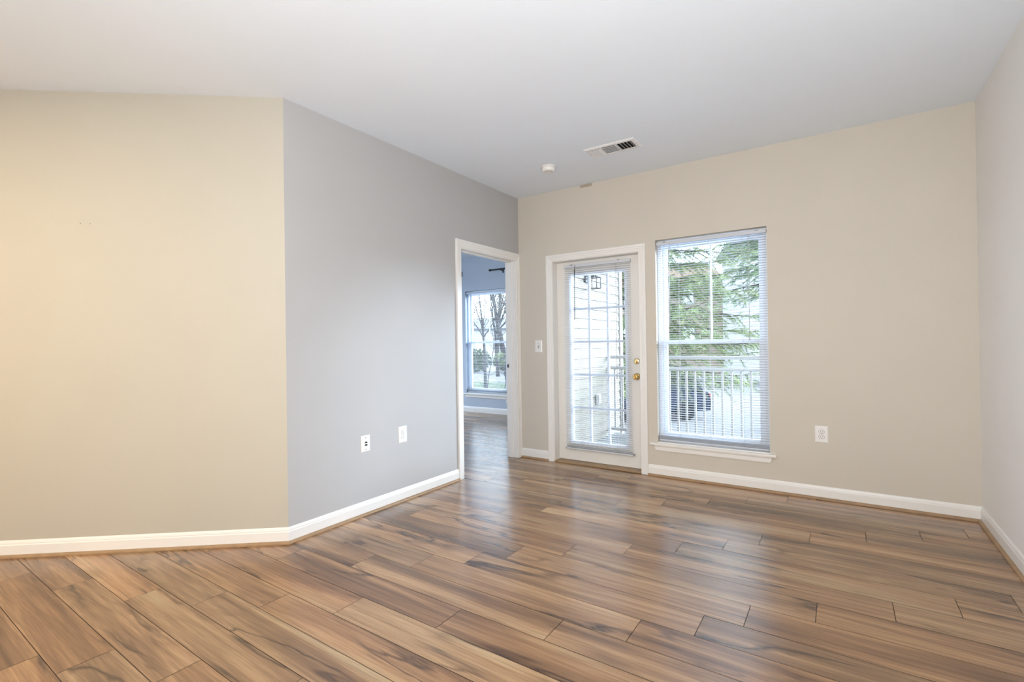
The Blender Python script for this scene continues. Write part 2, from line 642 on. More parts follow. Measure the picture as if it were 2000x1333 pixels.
# glazed balcony door
d1 = struct(empty('door_1', (D1[0], 0, 0)), 'white glazed balcony door with brass knob and open white blind', 'door')
d1L = Vector((-D1[0], 0, 0))
bm = bm_new()
i0, i1, zt = 0.403, 1.308, 2.030
casing(bm, [(i0, 0), (i0, zt), (i1, zt), (i1, 0)], [(-1, 0), (-1, 1), (1, 1), (1, 0)], Vector((0, -1, 0)), Vector((1, 0, 0)), casprof(0.064), d1L)
obj('casing', bm, M_TRIM, d1)
bm = bm_new()
ox = D1[0]
add_box(bm, 0.0005, 0.0135, 0.0, 0.148, 0, zt, 0.001)
add_box(bm, D1[1] - ox - 0.0135, D1[1] - ox - 0.0005, 0.0, 0.148, 0, zt, 0.001)
add_box(bm, 0.0135, D1[1] - ox - 0.0135, 0.0, 0.148, zt - 0.008, zt + 0.004, 0.001)
obj('jamb', bm, M_DOORW, d1)
box('threshold', 0.014, D1[1] - ox - 0.014, -0.012, 0.148, 0.0005, 0.013, M_OAK, d1, 0.003)
SX0, SX1, SZ0, SZ1 = 0.4095 - ox, 1.3005 - ox, 0.018, 2.020
SY0, SY1 = 0.088, 0.132
LX0, LX1, LZ0, LZ1 = 0.566 - ox, 1.150 - ox, 0.205, 1.885     # glazed field
bm = bm_new()
add_box(bm, SX0, LX0, SY0, SY1, SZ0, SZ1)
add_box(bm, LX1, SX1, SY0, SY1, SZ0, SZ1)
add_box(bm, LX0, LX1, SY0, SY1, SZ0, LZ0)
add_box(bm, LX0, LX1, SY0, SY1, LZ1, SZ1)
obj('slab', bm, M_DOORW, d1)
bm = bm_new()
fwid = 0.022
casing(bm, [(LX0, LZ0), (LX0, LZ1), (LX1, LZ1), (LX1, LZ0), (LX0, LZ0)], [(-1, -1), (-1, 1), (1, 1), (1, -1), (-1, -1)], Vector((0, -1, 0)), Vector((1, 0, 0)),
       [(-0.014, -0.012), (-0.014, 0.004), (-0.004, 0.010), (0.012, 0.010), (0.02, 0.0), (0.0, -0.001)], Vector((0, SY0, 0)))
obj('glazing_frame', bm, M_VINYL, d1)
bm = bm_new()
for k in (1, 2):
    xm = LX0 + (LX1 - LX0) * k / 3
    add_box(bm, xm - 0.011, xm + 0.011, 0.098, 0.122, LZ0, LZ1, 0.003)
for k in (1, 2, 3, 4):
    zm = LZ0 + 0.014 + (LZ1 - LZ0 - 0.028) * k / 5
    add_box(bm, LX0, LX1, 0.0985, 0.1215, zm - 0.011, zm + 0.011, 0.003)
obj('muntin', bm, mat('grille_vinyl_shaded', (0.52, 0.54, 0.58), 0.4), d1)  # muntins are white; the grey holds their backlit shade
box('pane', LX0 - 0.004, LX1 + 0.004, 0.108, 0.112, LZ0 - 0.004, LZ1 + 0.004, M_GLASS, d1)
RY = Matrix.Rotation(PI / 2, 4, 'X')      # Z axis -> -Y (towards the room)
kx, kz = 1.246 - ox, 0.877
Mk = Matrix.Translation((kx, SY0, kz)) @ RY
bm = bm_new()
add_lathe(bm, [(0.033, 0), (0.033, 0.004), (0.028, 0.009), (0.018, 0.012), (0.0125, 0.016), (0.0125, 0.030), (0.018, 0.034), (0.0245, 0.042), (0.0265, 0.050), (0.0245, 0.058), (0.017, 0.063), (0.011, 0.0635), (0.010, 0.061), (0, 0.061)], 36, Mk)
kn = obj('knob', bm, M_BRASS, d1)
tag(kn, 'round polished brass door knob')
bm = bm_new()
add_lathe(bm, [(0.004, 0.058), (0.004, 0.066), (0, 0.066)], 16, Mk)
obj('lock_button', bm, M_BRASSP, kn)
Mk = Matrix.Translation((1.2445 - ox, SY0, 1.021)) @ RY
bm = bm_new()
add_lathe(bm, [(0.030, 0), (0.030, 0.005), (0.026, 0.011), (0.020, 0.014), (0, 0.014)], 36, Mk)
db = obj('deadbolt', bm, M_BRASSP, d1)
tag(db, 'round brass deadbolt with thumb turn')
bm = bm_new()
add_box(bm, -0.005, 0.005, -0.020, 0.020, 0.014, 0.028, 0.003, Mk @ Matrix.Rotation(math.radians(-28), 4, 'Z'))
obj('thumb_turn', bm, M_BRASS, db)

# cased opening to the bedroom
d2 = struct(empty('door_2', (0, D2[0], 0)), 'white cased doorway in the grey wall opening to the bedroom', 'doorway')
bm = bm_new()
oy = D2[0]
casing(bm, [(D2[0], 0), (D2[0], D2[2]), (D2[1], D2[2]), (D2[1], 0)], [(-1, 0), (-1, 1), (0.86, 1), (0.86, 0)], Vector((1, 0, 0)), Vector((0, 1, 0)), casprof(0.070), Vector((0, -oy, 0)))
obj('casing', bm, M_TRIM, d2)
bm = bm_new()
ye = D2[1] - oy
add_box(bm, -0.128, 0.002, -0.001, 0.010, 0, D2[2], 0.001)
add_box(bm, -0.128, 0.002, ye - 0.010, ye + 0.001, 0, D2[2], 0.001)
add_box(bm, -0.128, 0.002, 0.010, ye - 0.010, D2[2] - 0.010, D2[2] + 0.001, 0.001)
obj('jamb', bm, M_TRIM, d2)
bm = bm_new()
add_box(bm, -0.085, -0.050, 0.010, 0.021, 0, D2[2] - 0.010, 0.002)
add_box(bm, -0.085, -0.050, ye - 0.021, ye - 0.010, 0, D2[2] - 0.010, 0.002)
add_box(bm, -0.085, -0.050, 0.021, ye - 0.021, D2[2] - 0.021, D2[2] - 0.010, 0.002)
obj('door_stop', bm, M_TRIM, d2)
bm = bm_new()
add_box(bm, -0.118, -0.096, ye - 0.0125, ye - 0.0098, 0.945, 0.985, 0.0008)
sp = obj('strike_plate', bm, M_SCREW, d2)
bm = bm_new()
add_box(bm, -0.114, -0.099, ye - 0.0132, ye - 0.0122, 0.951, 0.979)
obj('latch_hole', bm, M_SLOT, sp)
bm = bm_new()
i2 = [(D2[0] - oy, 0), (D2[0] - oy, D2[2]), (ye, D2[2]), (ye, 0)]
casing(bm, i2, [(-1, 0), (-1, 1), (0.86, 1), (0.86, 0)], Vector((-1, 0, 0)), Vector((0, 1, 0)), casprof(0.064), Vector((-0.12, 0, 0)))
obj('bedroom_casing', bm, M_TRIM, d2)


# ------------------------------------------------------------------ windows
def make_window(name, label):
    """double hung window, local origin at the lower corner of the opening (x right, y out, z up); 0.89 x 1.82"""
    W, Hh = 0.890, 1.820
    r = struct(empty(name), label, 'window')
    bm = bm_new()
    fwd = 0.036
    add_box(bm, 0.001, fwd, 0.058, 0.148, 0.02, Hh - 0.001, 0.002)
    add_box(bm, W - fwd, W - 0.001, 0.058, 0.148, 0.02, Hh - 0.001, 0.002)
    add_box(bm, fwd, W - fwd, 0.058, 0.148, Hh - 0.036, Hh - 0.001, 0.002)
    add_box(bm, fwd, W - fwd, 0.058, 0.148, 0.02, 0.056, 0.002)
    obj('frame', bm, M_VINYL, r)

    def sash(nm, y0, y1, z0, z1, st, rl0, rl1):
        bm = bm_new()
        x0, x1 = fwd + 0.001, W - fwd - 0.001
        add_box(bm, x0, x0 + st, y0, y1, z0, z1, 0.003)
        add_box(bm, x1 - st, x1, y0, y1, z0, z1, 0.003)
        add_box(bm, x0 + st, x1 - st, y0, y1, z0, z0 + rl0, 0.003)
        add_box(bm, x0 + st, x1 - st, y0, y1, z1 - rl1, z1, 0.003)
        s = obj(nm, bm, M_VINYL, r)
        ym = (y0 + y1) / 2
        box('pane', x0 + st - 0.003, x1 - st + 0.003, ym - 0.002, ym + 0.002, z0 + rl0 - 0.003, z1 - rl1 + 0.003, M_GLASS, s)
        return s, x0 + st, x1 - st, z0 + rl0, z1 - rl1

    s, a, b, c, d = sash('upper_sash', 0.104, 0.134, 0.890, Hh - 0.037, 0.036, 0.034, 0.036)
    bm = bm_new()
    xm = (a + b) / 2
    add_box(bm, xm - 0.008, xm + 0.008, 0.110, 0.116, c - 0.002, d + 0.002)
    obj('muntin', bm, M_VINYL, s)
    s, a, b, c, d = sash('lower_sash', 0.070, 0.102, 0.058, 0.926, 0.038, 0.042, 0.036)
    for q in (0.25, 0.75):
        box('sash_lock', a + (b - a) * q - 0.03, a + (b - a) * q + 0.03, 0.0705, 0.088, 0.9255, 0.936, M_VINYL, s, 0.003)
    bm = bm_new()
    add_box(bm, -0.069, W + 0.045, -0.030, -0.0005, -0.010, 0.010, 0.004)
    add_box(bm, 0.001, W - 0.001, -0.0005, 0.149, 0.0005, 0.019, 0.0)
    obj('stool', bm, M_TRIM, r)
    bm = bm_new()
    ap = [(0, 0.0), (0.006, 0.0), (0.013, 0.010), (0.013, 0.040), (0.017, 0.046), (0.017, 0.054), (0, 0.054)]
    add_sweep(bm, [[Vector((x + sgn * (-0.012 if z < 0.02 else 0), -d, -0.064 + z)) for d, z in ap] for x, sgn in ((-0.030, -1), (W + 0.012, 1))])
    obj('apron', bm, M_TRIM, r)
    return r


win1 = make_window('window_1', 'white double hung window in the beige wall over a sill')
win1.location = (W1[0], 0, W1[2])
win2 = copy_tree(win1)
win2.name = 'window_2'
win2.location = (W2[0], BY, W2[2])
win2['label'] = 'white double hung bedroom window seen through the cased doorway'


# ------------------------------------------------------------------ mini blinds
def make_blind(label, width, z_top, z_bot, wand_x, wand_len, wand_m, ladders, cord_x, cord_len, tilt, brackets):
    """local origin at the top middle-depth, left end; z down negative"""
    r = empty('window_blind')
    tag(r, label, 'blind', 'white mini blinds')
    bm = bm_new()
    add_box(bm, 0, width, -0.0125, 0.0125, -0.026, 0, 0.0015)
    obj('head_rail', bm, M_BLIND, r)
    n = int((z_top - z_bot - 0.06) / 0.0205)
    bm = bm_new()
    zs = [-0.040 - 0.0205 * k for k in range(n)]
    zl = zs[-1]
    bot = z_bot - z_top
    zz = bot + 0.022
    while zz < zl - 0.010:
        zs.append(zz)
        zz += 0.006
    for k, z in enumerate(zs):
        jit = 0.0008 * math.sin(k * 12.9898)
        ring = []
        for yy, dz in ((-0.0125, 0), (-0.006, 0.0016), (0, 0.0022), (0.006, 0.0016), (0.0125, 0)):
            zo = dz + yy * tilt
            ring.append((yy, z + zo + jit))
        t = 0.0005
        for x0, x1 in ((0.004, width - 0.004),):
            top0 = [bm.verts.new((x0, yy, z_)) for yy, z_ in ring]
            top1 = [bm.verts.new((x1, yy, z_ + 0.0)) for yy, z_ in ring]
            b0 = [bm.verts.new((x0, yy, z_ - t)) for yy, z_ in ring]
            b1 = [bm.verts.new((x1, yy, z_ - t)) for yy, z_ in ring]
            for q in range(4):
                f = bm.faces.new((top0[q], top0[q + 1], top1[q + 1], top1[q]))
                f.smooth = True
                f = bm.faces.new((b0[q + 1], b0[q], b1[q], b1[q + 1]))
                f.smooth = True
            bm.faces.new((top0[0], top1[0], b1[0], b0[0]))
            bm.faces.new((top0[4], b0[4], b1[4], top1[4]))
    obj('slats', bm, M_BLIND, r)
    bm = bm_new()
    add_box(bm, 0.003, width - 0.003, -0.011, 0.011, bot, bot + 0.014, 0.003)
    obj('bottom_rail', bm, M_BLIND, r)
    for lx in ladders:
        bm = bm_new()
        for yy in (-0.0135, 0.0135):
            add_tube(bm, [(lx, yy, -0.026), (lx, yy, bot + 0.010)], 0.0007, 5)
        obj('ladder_cord', bm, M_CORD, r)
    bm = bm_new()
    add_tube(bm, [(wand_x, -0.0145, -0.006), (wand_x, -0.019, -0.03), (wand_x - 0.002, -0.020, -0.05)], 0.0018, 6)
    add_tube(bm, [(wand_x - 0.002, -0.020, -0.05), (wand_x - 0.006, -0.021, -0.05 - wand_len)], 0.0036, 8)
    obj('tilt_wand', bm, wand_m, r)
    bm = bm_new()
    add_tube(bm, [(cord_x, -0.015, -0.02), (cord_x + 0.001, -0.018, -0.3), (cord_x, -0.018, -cord_len)], 0.0011, 6)
    add_tube(bm, [(cord_x + 0.010, -0.015, -0.02), (cord_x + 0.006, -0.0185, -0.3), (cord_x + 0.002, -0.018, -cord_len)], 0.0011, 6)
    lc = obj('lift_cord', bm, M_CORD, r)
    bm = bm_new()
    add_lathe(bm, [(0.002, 0.028), (0.004, 0.024), (0.007, 0.004), (0.006, 0.0), (0, 0)][::-1], 14, Matrix.Translation((cord_x + 0.001, -0.018, -cord_len - 0.026)))
    obj('tassel', bm, M_CORD, lc)
    for bx in brackets:
        box('valance_clip', bx, bx + 0.022, -0.0145, 0.014, -0.006, 0.003, M_SCREW, r, 0.001)
    return r


b1 = make_blind('wide white mini blind hanging open in the window over the sill', 0.880, 2.088, 0.316, 0.118, 0.70, M_BLIND, (0.19, 0.44, 0.70), 0.748, 0.86, 0.02, (0.06, 0.80))
b1.location = (W1[0] + 0.005, 0.028, 2.088)
b2 = copy_tree(b1)
b2.location = (W2[0] + 0.005, BY + 0.028, 2.088 + 0.03)
b2['label'] = 'white mini blind hanging in the bedroom window beyond the cased doorway'
b3 = make_blind('narrow white mini blind with dark tilt wand hanging on the glazed door', 0.697, 1.981, 0.137, 0.128, 0.50, M_DARK, (0.17, 0.545), 0.555, 1.1, 0.02, (0.075, 0.57))
b3.location = (0.513, 0.054, 1.981)
for bx in (-0.006, 0.697 - 0.004):
    box('hold_down_bracket', bx, bx + 0.010, -0.006, 0.0335, 0.137 - 1.981 - 0.004, 0.137 - 1.981 + 0.012, M_SCREW, b3, 0.002)


# ------------------------------------------------------------------ wall plates (local: x right, y towards viewer, z up, origin at centre on the wall)
def plate(name, label, cat, w_, h_, group=None):
    r = empty(name)
    tag(r, label, cat, group)
    bm = bm_new()
    x, z, i, t = w_ / 2, h_ / 2, 0.006, 0.0055
    add_sweep(bm, [[Vector((-x, 0, -z)), Vector((x, 0, -z)), Vector((x, 0, z)), Vector((-x, 0, z))],
                   [Vector((-x, 0.002, -z)), Vector((x, 0.002, -z)), Vector((x, 0.002, z)), Vector((-x, 0.002, z))],
                   [Vector((-x + i, t, -z + i)), Vector((x - i, t, -z + i)), Vector((x - i, t, z - i)), Vector((-x + i, t, z - i))]])
    obj('cover_plate', bm, M_PLATE, r)
    return r


ROTF = Matrix.Rotation(-PI / 2, 4, 'X')       # Z -> +Y


def screw(r, x, z, rad=0.0032, m=None):
    bm = bm_new()
    add_lathe(bm, [(rad, 0.0052), (rad, 0.0062), (rad * .6, 0.0068), (0, 0.0068)], 14, Matrix.Translation((x, 0, z)) @ ROTF)
    s = obj('screw', bm, m or M_SCREW, r)
    return s


def make_outlet(label):
    r = plate('wall_outlet', label, 'outlet', 0.085, 0.125, 'duplex wall outlets')
    for zc in (0.0195, -0.0195):
        bm = bm_new()
        pts = []
        for k in range(32):
            a = 2 * PI * k / 32
            pts.append((0.0172 * math.cos(a), max(-0.0135, min(0.0135, 0.0172 * math.sin(a)))))
        add_sweep(bm, [[Vector((px, 0.0050, zc + pz)) for px, pz in pts], [Vector((px, 0.0068, zc + pz)) for px, pz in pts], [Vector((px * .95, 0.0075, zc + pz * .95)) for px, pz in pts]])
        f = obj('receptacle', bm, M_PLATE, r)
        bm = bm_new()
        add_sweep(bm, [[Vector((px * 1.09, 0.0048, zc + pz * 1.09)) for px, pz in pts], [Vector((px * 1.09, 0.0060, zc + pz * 1.09)) for px, pz in pts]])
        obj('receptacle_gap', bm, M_SLOT, f)
        bm = bm_new()
        add_box(bm, -0.0078, -0.0054, 0.007, 0.0077, zc - 0.002, zc + 0.0075)
        add_box(bm, 0.0054, 0.0078, 0.007, 0.0077, zc - 0.001, zc + 0.0065)
        add_lathe(bm, [(0.0028, 0.007), (0.0028, 0.0077), (0, 0.0077)], 14, Matrix.Translation((0, 0, zc - 0.0075)) @ ROTF)
        obj('socket_slots', bm, M_SLOT, f)
    screw(r, 0, 0, 0.0028)
    return r


FARROT = PI           # plate on the far wall faces -Y
o1 = make_outlet('white duplex outlet on the beige wall beyond the window')
o1.location = (2.697, 0, 0.487)
o1.rotation_euler = (0, 0, PI)
o2 = copy_tree(o1)
o2.location = (0, -1.684, 0.512)
o2.rotation_euler = (0, 0, -PI / 2)
o2['label'] = 'white duplex outlet on the grey wall near the cased doorway'
o3 = copy_tree(o1)
o3.location = (-1.815, BY, 0.255)
o3.rotation_euler = (0, 0, PI)
o3['label'] = 'white outlet low on the blue bedroom wall beyond the doorway'
cx = plate('cable_jack', 'white wall plate with two black coaxial jacks on the grey wall', 'cable jack', 0.080, 0.116)
cx.location = (0, -2.041, 0.505)
cx.rotation_euler = (0, 0, -PI / 2)
for zc in (0.009, -0.009):
    bm = bm_new()
    Mx = Matrix.Translation((0, 0, zc)) @ ROTF
    add_lathe(bm, [(0.0062, 0.005), (0.0062, 0.009), (0.0048, 0.009), (0.0048, 0.019), (0.002, 0.019), (0.002, 0.0175), (0, 0.0175)], 12, Mx)
    obj('coaxial_jack', bm, mat('jack_black', (0.02, 0.02, 0.02), 0.35, metal=0.6), cx)
for zc in (0.041, -0.041):
    screw(cx, 0, zc, 0.0034, M_SLOT)
sw = plate('light_switch', 'white toggle light switch on the wall between doorway and door', 'light switch', 0.083, 0.125)
sw.location = (0.2325, 0, 1.170)
sw.rotation_euler = (0, 0, PI)
bm = bm_new()
add_box(bm, -0.0065, 0.0065, 0.005, 0.0062, -0.013, 0.013)
obj('toggle_slot', bm, M_SLOT, sw)
bm = bm_new()
add_box(bm, -0.0042, 0.0042, -0.002, 0.016, -0.0055, 0.0055, 0.0015, Matrix.Translation((0, 0.004, 0)) @ Matrix.Rotation(math.radians(28), 4, 'X'))
obj('toggle', bm, M_PLATE, sw)
for zc in (0.030, -0.030):
    screw(sw, 0, zc)

# small tan rectangle under the ceiling of the far wall
pt = box('sensor_cover', 0.735, 0.857, -0.006, 0.0, 2.7165, 2.7405, M_PATCH, None, 0.002)
tag(pt, 'small tan rectangle on the beige wall just under the ceiling', 'sensor')

# nail heads left in the cream wall
for i, (along, lab) in enumerate(((1.167, 'tiny nail head in the cream wall, the one farther from the grey corner'), (1.113, 'tiny nail head in the cream wall, the one nearer the grey corner'))):
    p = CC + CD * along
    bm = bm_new()
    q = CN.to_track_quat('Z', 'Y').to_matrix().to_4x4()
    add_lathe(bm, [(0.0028, 0.0), (0.0032, 0.0012), (0.0026, 0.002), (0, 0.0022)], 12, Matrix.Translation((p.x, p.y, 1.957)) @ q)
    tag(obj('nail', bm, M_SCREW), lab, 'nail', 'nails in the cream wall')

# ------------------------------------------------------------------ ceiling register and smoke detector
VX0, VX1, VY0, VY1 = 1.147, 1.557, -0.787, -0.580
vent = empty('air_vent', ((VX0 + VX1) / 2, (VY0 + VY1) / 2, H))
tag(vent, 'white ceiling air register with three banks of louvres', 'air vent')
vw, vd = (VX1 - VX0) / 2, (VY1 - VY0) / 2
bm = bm_new()
fr = [(0, 0.0), (0.0, -0.003), (-0.010, -0.009), (-0.030, -0.010), (-0.032, -0.004), (-0.032, 0.0)]
casing_pts = [(-vw, -vd), (-vw, vd), (vw, vd), (vw, -vd), (-vw, -vd)]
dirs = [(-1, -1), (-1, 1), (1, 1), (1, -1), (-1, -1)]
add_sweep(bm, [[Vector((x + dx * o, y_ + dy * o, z)) for o, z in fr] for (x, y_), (dx, dy) in zip(casing_pts, dirs)])
obj('frame', bm, M_VENT, vent)
ix, iy = vw - 0.031, vd - 0.031
box('duct_dark_sheet', -ix, ix, -iy, iy, -0.0015, -0.0005, M_BLACK, vent)  # thin black sheet painted as the shade inside the opening
bm = bm_new()
e1 = -ix + 0.105
e2 = ix - 0.118


def louver(bm, c, half, axis, tiltdeg, wd):
    a = math.radians(tiltdeg)
    M = Matrix.Translation(c) @ (Matrix.Rotation(a, 4, 'Y') if axis == 'Y' else Matrix.Rotation(a, 4, 'X'))
    if axis == 'Y':
        add_box(bm, -wd / 2, wd / 2, -half, half, -0.0008, 0.0008, 0, M)
    else:
        add_box(bm, -half, half, -wd / 2, wd / 2, -0.0008, 0.0008, 0, M)


def bank(name, xs, axis, tilt, wd):
    bm = bm_new()
    for x in xs:
        if axis == 'Y':
            louver(bm, (x, 0, -0.011), iy, 'Y', tilt, wd)
        else:
            louver(bm, ((e1 + e2) / 2, x, -0.011), (e2 - e1) / 2, 'X', tilt, wd)
    obj(name, bm, M_VENT, vent)


bank('louver_bank', [-ix + 0.012 + 0.026 * k for k in range(4)], 'Y', -48, 0.028)
bank('louver_bank', [-iy + 0.010 + 0.0215 * k for k in range(6)], 'X', 40, 0.026)
bank('louver_bank', [e2 + 0.006 + 0.026 * k for k in range(5)], 'Y', 52, 0.020)
for x in (e1, e2 - 0.004):
    box('divider', x - 0.002, x + 0.002, -iy, iy, -0.018, -0.001, M_VENT, vent)
for sx in (-1, 1):
    bm = bm_new()
    add_lathe(bm, [(0, -0.0125), (0.003, -0.0115), (0.0035, -0.0095)], 12, Matrix.Translation((sx * (vw - 0.018), 0.0, 0)))
    obj('screw', bm, M_SCREW, vent)

sd = empty('smoke_detector', (0.735, -0.628, H))
tag(sd, 'round white smoke detector on the ceiling near the doorway', 'smoke detector')
bm = bm_new()
add_lathe(bm, [(0, -0.010), (0.066, -0.010), (0.067, -0.004), (0.065, 0.0), (0, 0.0)], 40)
obj('base', bm, M_PLATE, sd)
bm = bm_new()
add_lathe(bm, [(0, -0.046), (0.040, -0.046), (0.052, -0.044), (0.0575, -0.038), (0.0595, -0.024), (0.060, -0.0105), (0, -0.0105)], 40)
cap = obj('cover', bm, M_PLATE, sd)
bm = bm_new()
for a in (-1.9, -1.1, -0.3):
    add_box(bm, -0.004, 0.004, -0.002, 0.002, -0.0478, -0.043, 0, Matrix.Rotation(a, 4, 'Z') @ Matrix.Translation((0.030, 0, 0)))
obj('vent_slots', bm, M_SLOT, cap)

# ------------------------------------------------------------------ bedroom curtain rod
rod = empty('curtain_rod', (-2.10, BY - 0.075, 2.452))
tag(rod, 'black curtain rod with ball end on the blue bedroom wall', 'curtain rod')
bm = bm_new()
add_tube(bm, [(0.0, 0, 0), (1.2, 0, 0)], 0.0125, 12)
obj('rod', bm, M_IRON, rod)
bm = bm_new()
add_lathe(bm, [(0, -0.026), (0.012, -0.022), (0.020, -0.010), (0.021, 0.0), (0.018, 0.012), (0.010, 0.018), (0.011, 0.028)], 20, Matrix.Rotation(PI / 2, 4, 'Y') @ Matrix.Translation((0, 0, 0)))
obj('finial', bm, M_IRON, rod)
for bx in (0.22, 1.0):
    bm = bm_new()
    add_tube(bm, [(bx, 0.0745, -0.02), (bx, 0.03, -0.02), (bx, 0.0, -0.014)], 0.006, 8)
    add_box(bm, bx - 0.012, bx + 0.012, 0.068, 0.0748, -0.055, 0.02, 0.002)
    add_lathe(bm, [(0.013, -0.012), (0.014, 0), (0.013, 0.012)], 16, Matrix.Translation((bx, 0, 0)) @ Matrix.Rotation(PI / 2, 4, 'Y'))
    obj('bracket', bm, M_IRON, rod)
bk = empty('curtain_bracket', (-2.785, BY, 2.455))
tag(bk, 'black curtain rod bracket on the bedroom wall at the doorway edge', 'bracket')
bm = bm_new()
add_box(bm, -0.012, 0.012, -0.006, 0.0, -0.045, 0.045, 0.002)
obj('wall_plate', bm, M_IRON, bk)
bm = bm_new()
add_tube(bm, [(0, -0.005, -0.01), (0, -0.055, -0.01), (0, -0.072, 0.0), (0, -0.075, 0.02)], 0.006, 8)
obj('arm', bm, M_IRON, bk)

# ------------------------------------------------------------------ balcony and the side wall in siding
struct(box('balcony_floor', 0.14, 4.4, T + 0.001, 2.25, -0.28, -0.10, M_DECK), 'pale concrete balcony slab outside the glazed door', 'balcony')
bm = bm_new()
pitch = 0.127
z = -0.40
while z < 3.3:
    st = [[Vector((x, yv, zz)) for x, zz in ((0.001, z), (0.122, z), (0.122, z + 0.006), (0.110, z + pitch), (0.001, z + pitch))] for yv in (T + 0.001, 2.56)]
    add_sweep(bm, st)
    z += pitch
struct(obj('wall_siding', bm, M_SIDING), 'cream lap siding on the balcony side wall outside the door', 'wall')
struct(box('trim_6', 0.10, 0.135, 2.50, 2.60, -0.4, 3.3, M_RAIL), 'white corner board at the end of the siding', 'trim')
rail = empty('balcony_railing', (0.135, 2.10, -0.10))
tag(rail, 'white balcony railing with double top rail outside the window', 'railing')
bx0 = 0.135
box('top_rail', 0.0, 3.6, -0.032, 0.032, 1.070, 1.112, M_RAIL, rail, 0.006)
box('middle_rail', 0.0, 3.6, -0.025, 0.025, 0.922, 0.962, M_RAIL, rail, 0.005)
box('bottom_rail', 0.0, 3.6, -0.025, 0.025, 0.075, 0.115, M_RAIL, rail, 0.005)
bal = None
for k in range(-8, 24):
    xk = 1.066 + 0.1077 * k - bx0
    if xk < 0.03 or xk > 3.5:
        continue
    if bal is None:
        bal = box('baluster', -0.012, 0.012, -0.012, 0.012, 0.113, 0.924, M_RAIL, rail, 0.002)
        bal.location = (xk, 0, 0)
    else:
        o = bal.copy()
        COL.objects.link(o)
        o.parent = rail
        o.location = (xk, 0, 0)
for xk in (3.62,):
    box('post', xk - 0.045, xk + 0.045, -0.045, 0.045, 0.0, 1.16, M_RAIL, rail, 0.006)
# outlet box on the siding
eo = empty('outdoor_outlet', (0.123, 1.676, 0.443), -PI / 2)
tag(eo, 'grey weatherproof outlet box on the cream siding outside', 'outlet')
box('box', -0.04, 0.04, 0.0, 0.03, -0.07, 0.07, mat('outlet_grey', (0.45, 0.45, 0.44), 0.5), eo, 0.004)
box('flap_cover', -0.034, 0.034, 0.030, 0.042, -0.062, 0.062, mat('outlet_grey_dark', (0.30, 0.30, 0.31), 0.5), eo, 0.004)
# wall lantern
ln = empty('wall_lantern', (0.122, 1.40, 1.99))
tag(ln, 'dark open frame lantern high on the siding outside the door', 'lantern')
box('back_plate', 0.0, 0.015, -0.05, 0.05, -0.02, 0.10, M_IRON, ln, 0.003)
bm = bm_new()
add_tube(bm, [(0.014, 0, 0.06), (0.06, 0, 0.075), (0.11, 0, 0.05)], 0.007, 8)
obj('arm', bm, M_IRON, ln)
bm = bm_new()
for zz in (-0.10, 0.04):
    for a, b in (((-.06, -.06), (.06, -.06)), ((.06, -.06), (.06, .06)), ((.06, .06), (-.06, .06)), ((-.06, .06), (-.06, -.06))):
        add_tube(bm, [(0.11 + a[0], a[1], zz), (0.11 + b[0], b[1], zz)], 0.006, 6)
for a in ((-.06, -.06), (.06, -.06), (.06, .06), (-.06, .06)):
    add_tube(bm, [(0.11 + a[0], a[1], -0.10), (0.11 + a[0], a[1], 0.04)], 0.006, 6)
    add_tube(bm, [(0.11 + a[0], a[1], 0.04), (0.11, 0, 0.07)], 0.005, 6)
obj('cage', bm, M_IRON, ln)

# ------------------------------------------------------------------ ground outside
GZ = -1.5
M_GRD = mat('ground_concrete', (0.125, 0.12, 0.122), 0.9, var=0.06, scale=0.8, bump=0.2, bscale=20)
M_LAWN = mat('lawn_green', (0.042, 0.058, 0.02), 0.95, var=0.25, scale=2.0, bump=0.6, bscale=30)
M_LEAF = mat('leaf_litter', (0.085, 0.06, 0.034), 0.95, var=0.3, scale=6.0)
bm = bm_new()
add_box(bm, -120, 60, 2.7, 140, GZ - 0.2, GZ)
add_box(bm, -120, 60, -40, 2.7, GZ - 0.2, GZ)
struct(obj('ground', bm, M_GRD), 'pale paved ground outside beyond the railing', 'ground')
struct(box('lawn', -30, -4.5, 9.0, 22.5, GZ, GZ + 0.03, M_LAWN), 'green lawn strip below the bedroom window', 'lawn')
struct(box('verge', -70, -8, 46, 52, GZ, GZ + 0.04, M_LEAF), 'strip of brown fallen leaves along the far side of the road', 'verge')
struct(box('field', -110, 30, 52, 120, GZ, GZ + 0.05, M_LAWN), 'green lawn far beyond the road', 'lawn')

# ------------------------------------------------------------------ plants
M_BARK = mat('pine_bark', (0.035, 0.028, 0.024), 0.9, var=0.3, scale=12)
M_NEED = mat('pine_needles', (0.21, 0.25, 0.105), 0.6, var=0.35, scale=1.3)
M_NEED2 = mat('pine_needles_blue', (0.20, 0.28, 0.13), 0.6, var=0.3, scale=1.3)
M_BARE = mat('bare_bark', (0.045, 0.038, 0.036), 0.9, var=0.2, scale=8)
M_YEL = mat('autumn_leaves', (0.17, 0.135, 0.10), 0.7, var=0.35, scale=1.0)
M_SHR = mat('shrub_leaves', (0.055, 0.07, 0.025), 0.7, var=0.35, scale=1.0)


def blade(bm, p, d, ln_, wd):
    s = d.orthogonal()
    s = (s * math.cos(p.x * 91) + d.cross(s) * math.sin(p.x * 91)).normalized() * wd
    v = [bm.verts.new(p - s), bm.verts.new(p + s), bm.verts.new(p + d * ln_)]
    bm.faces.new(v)


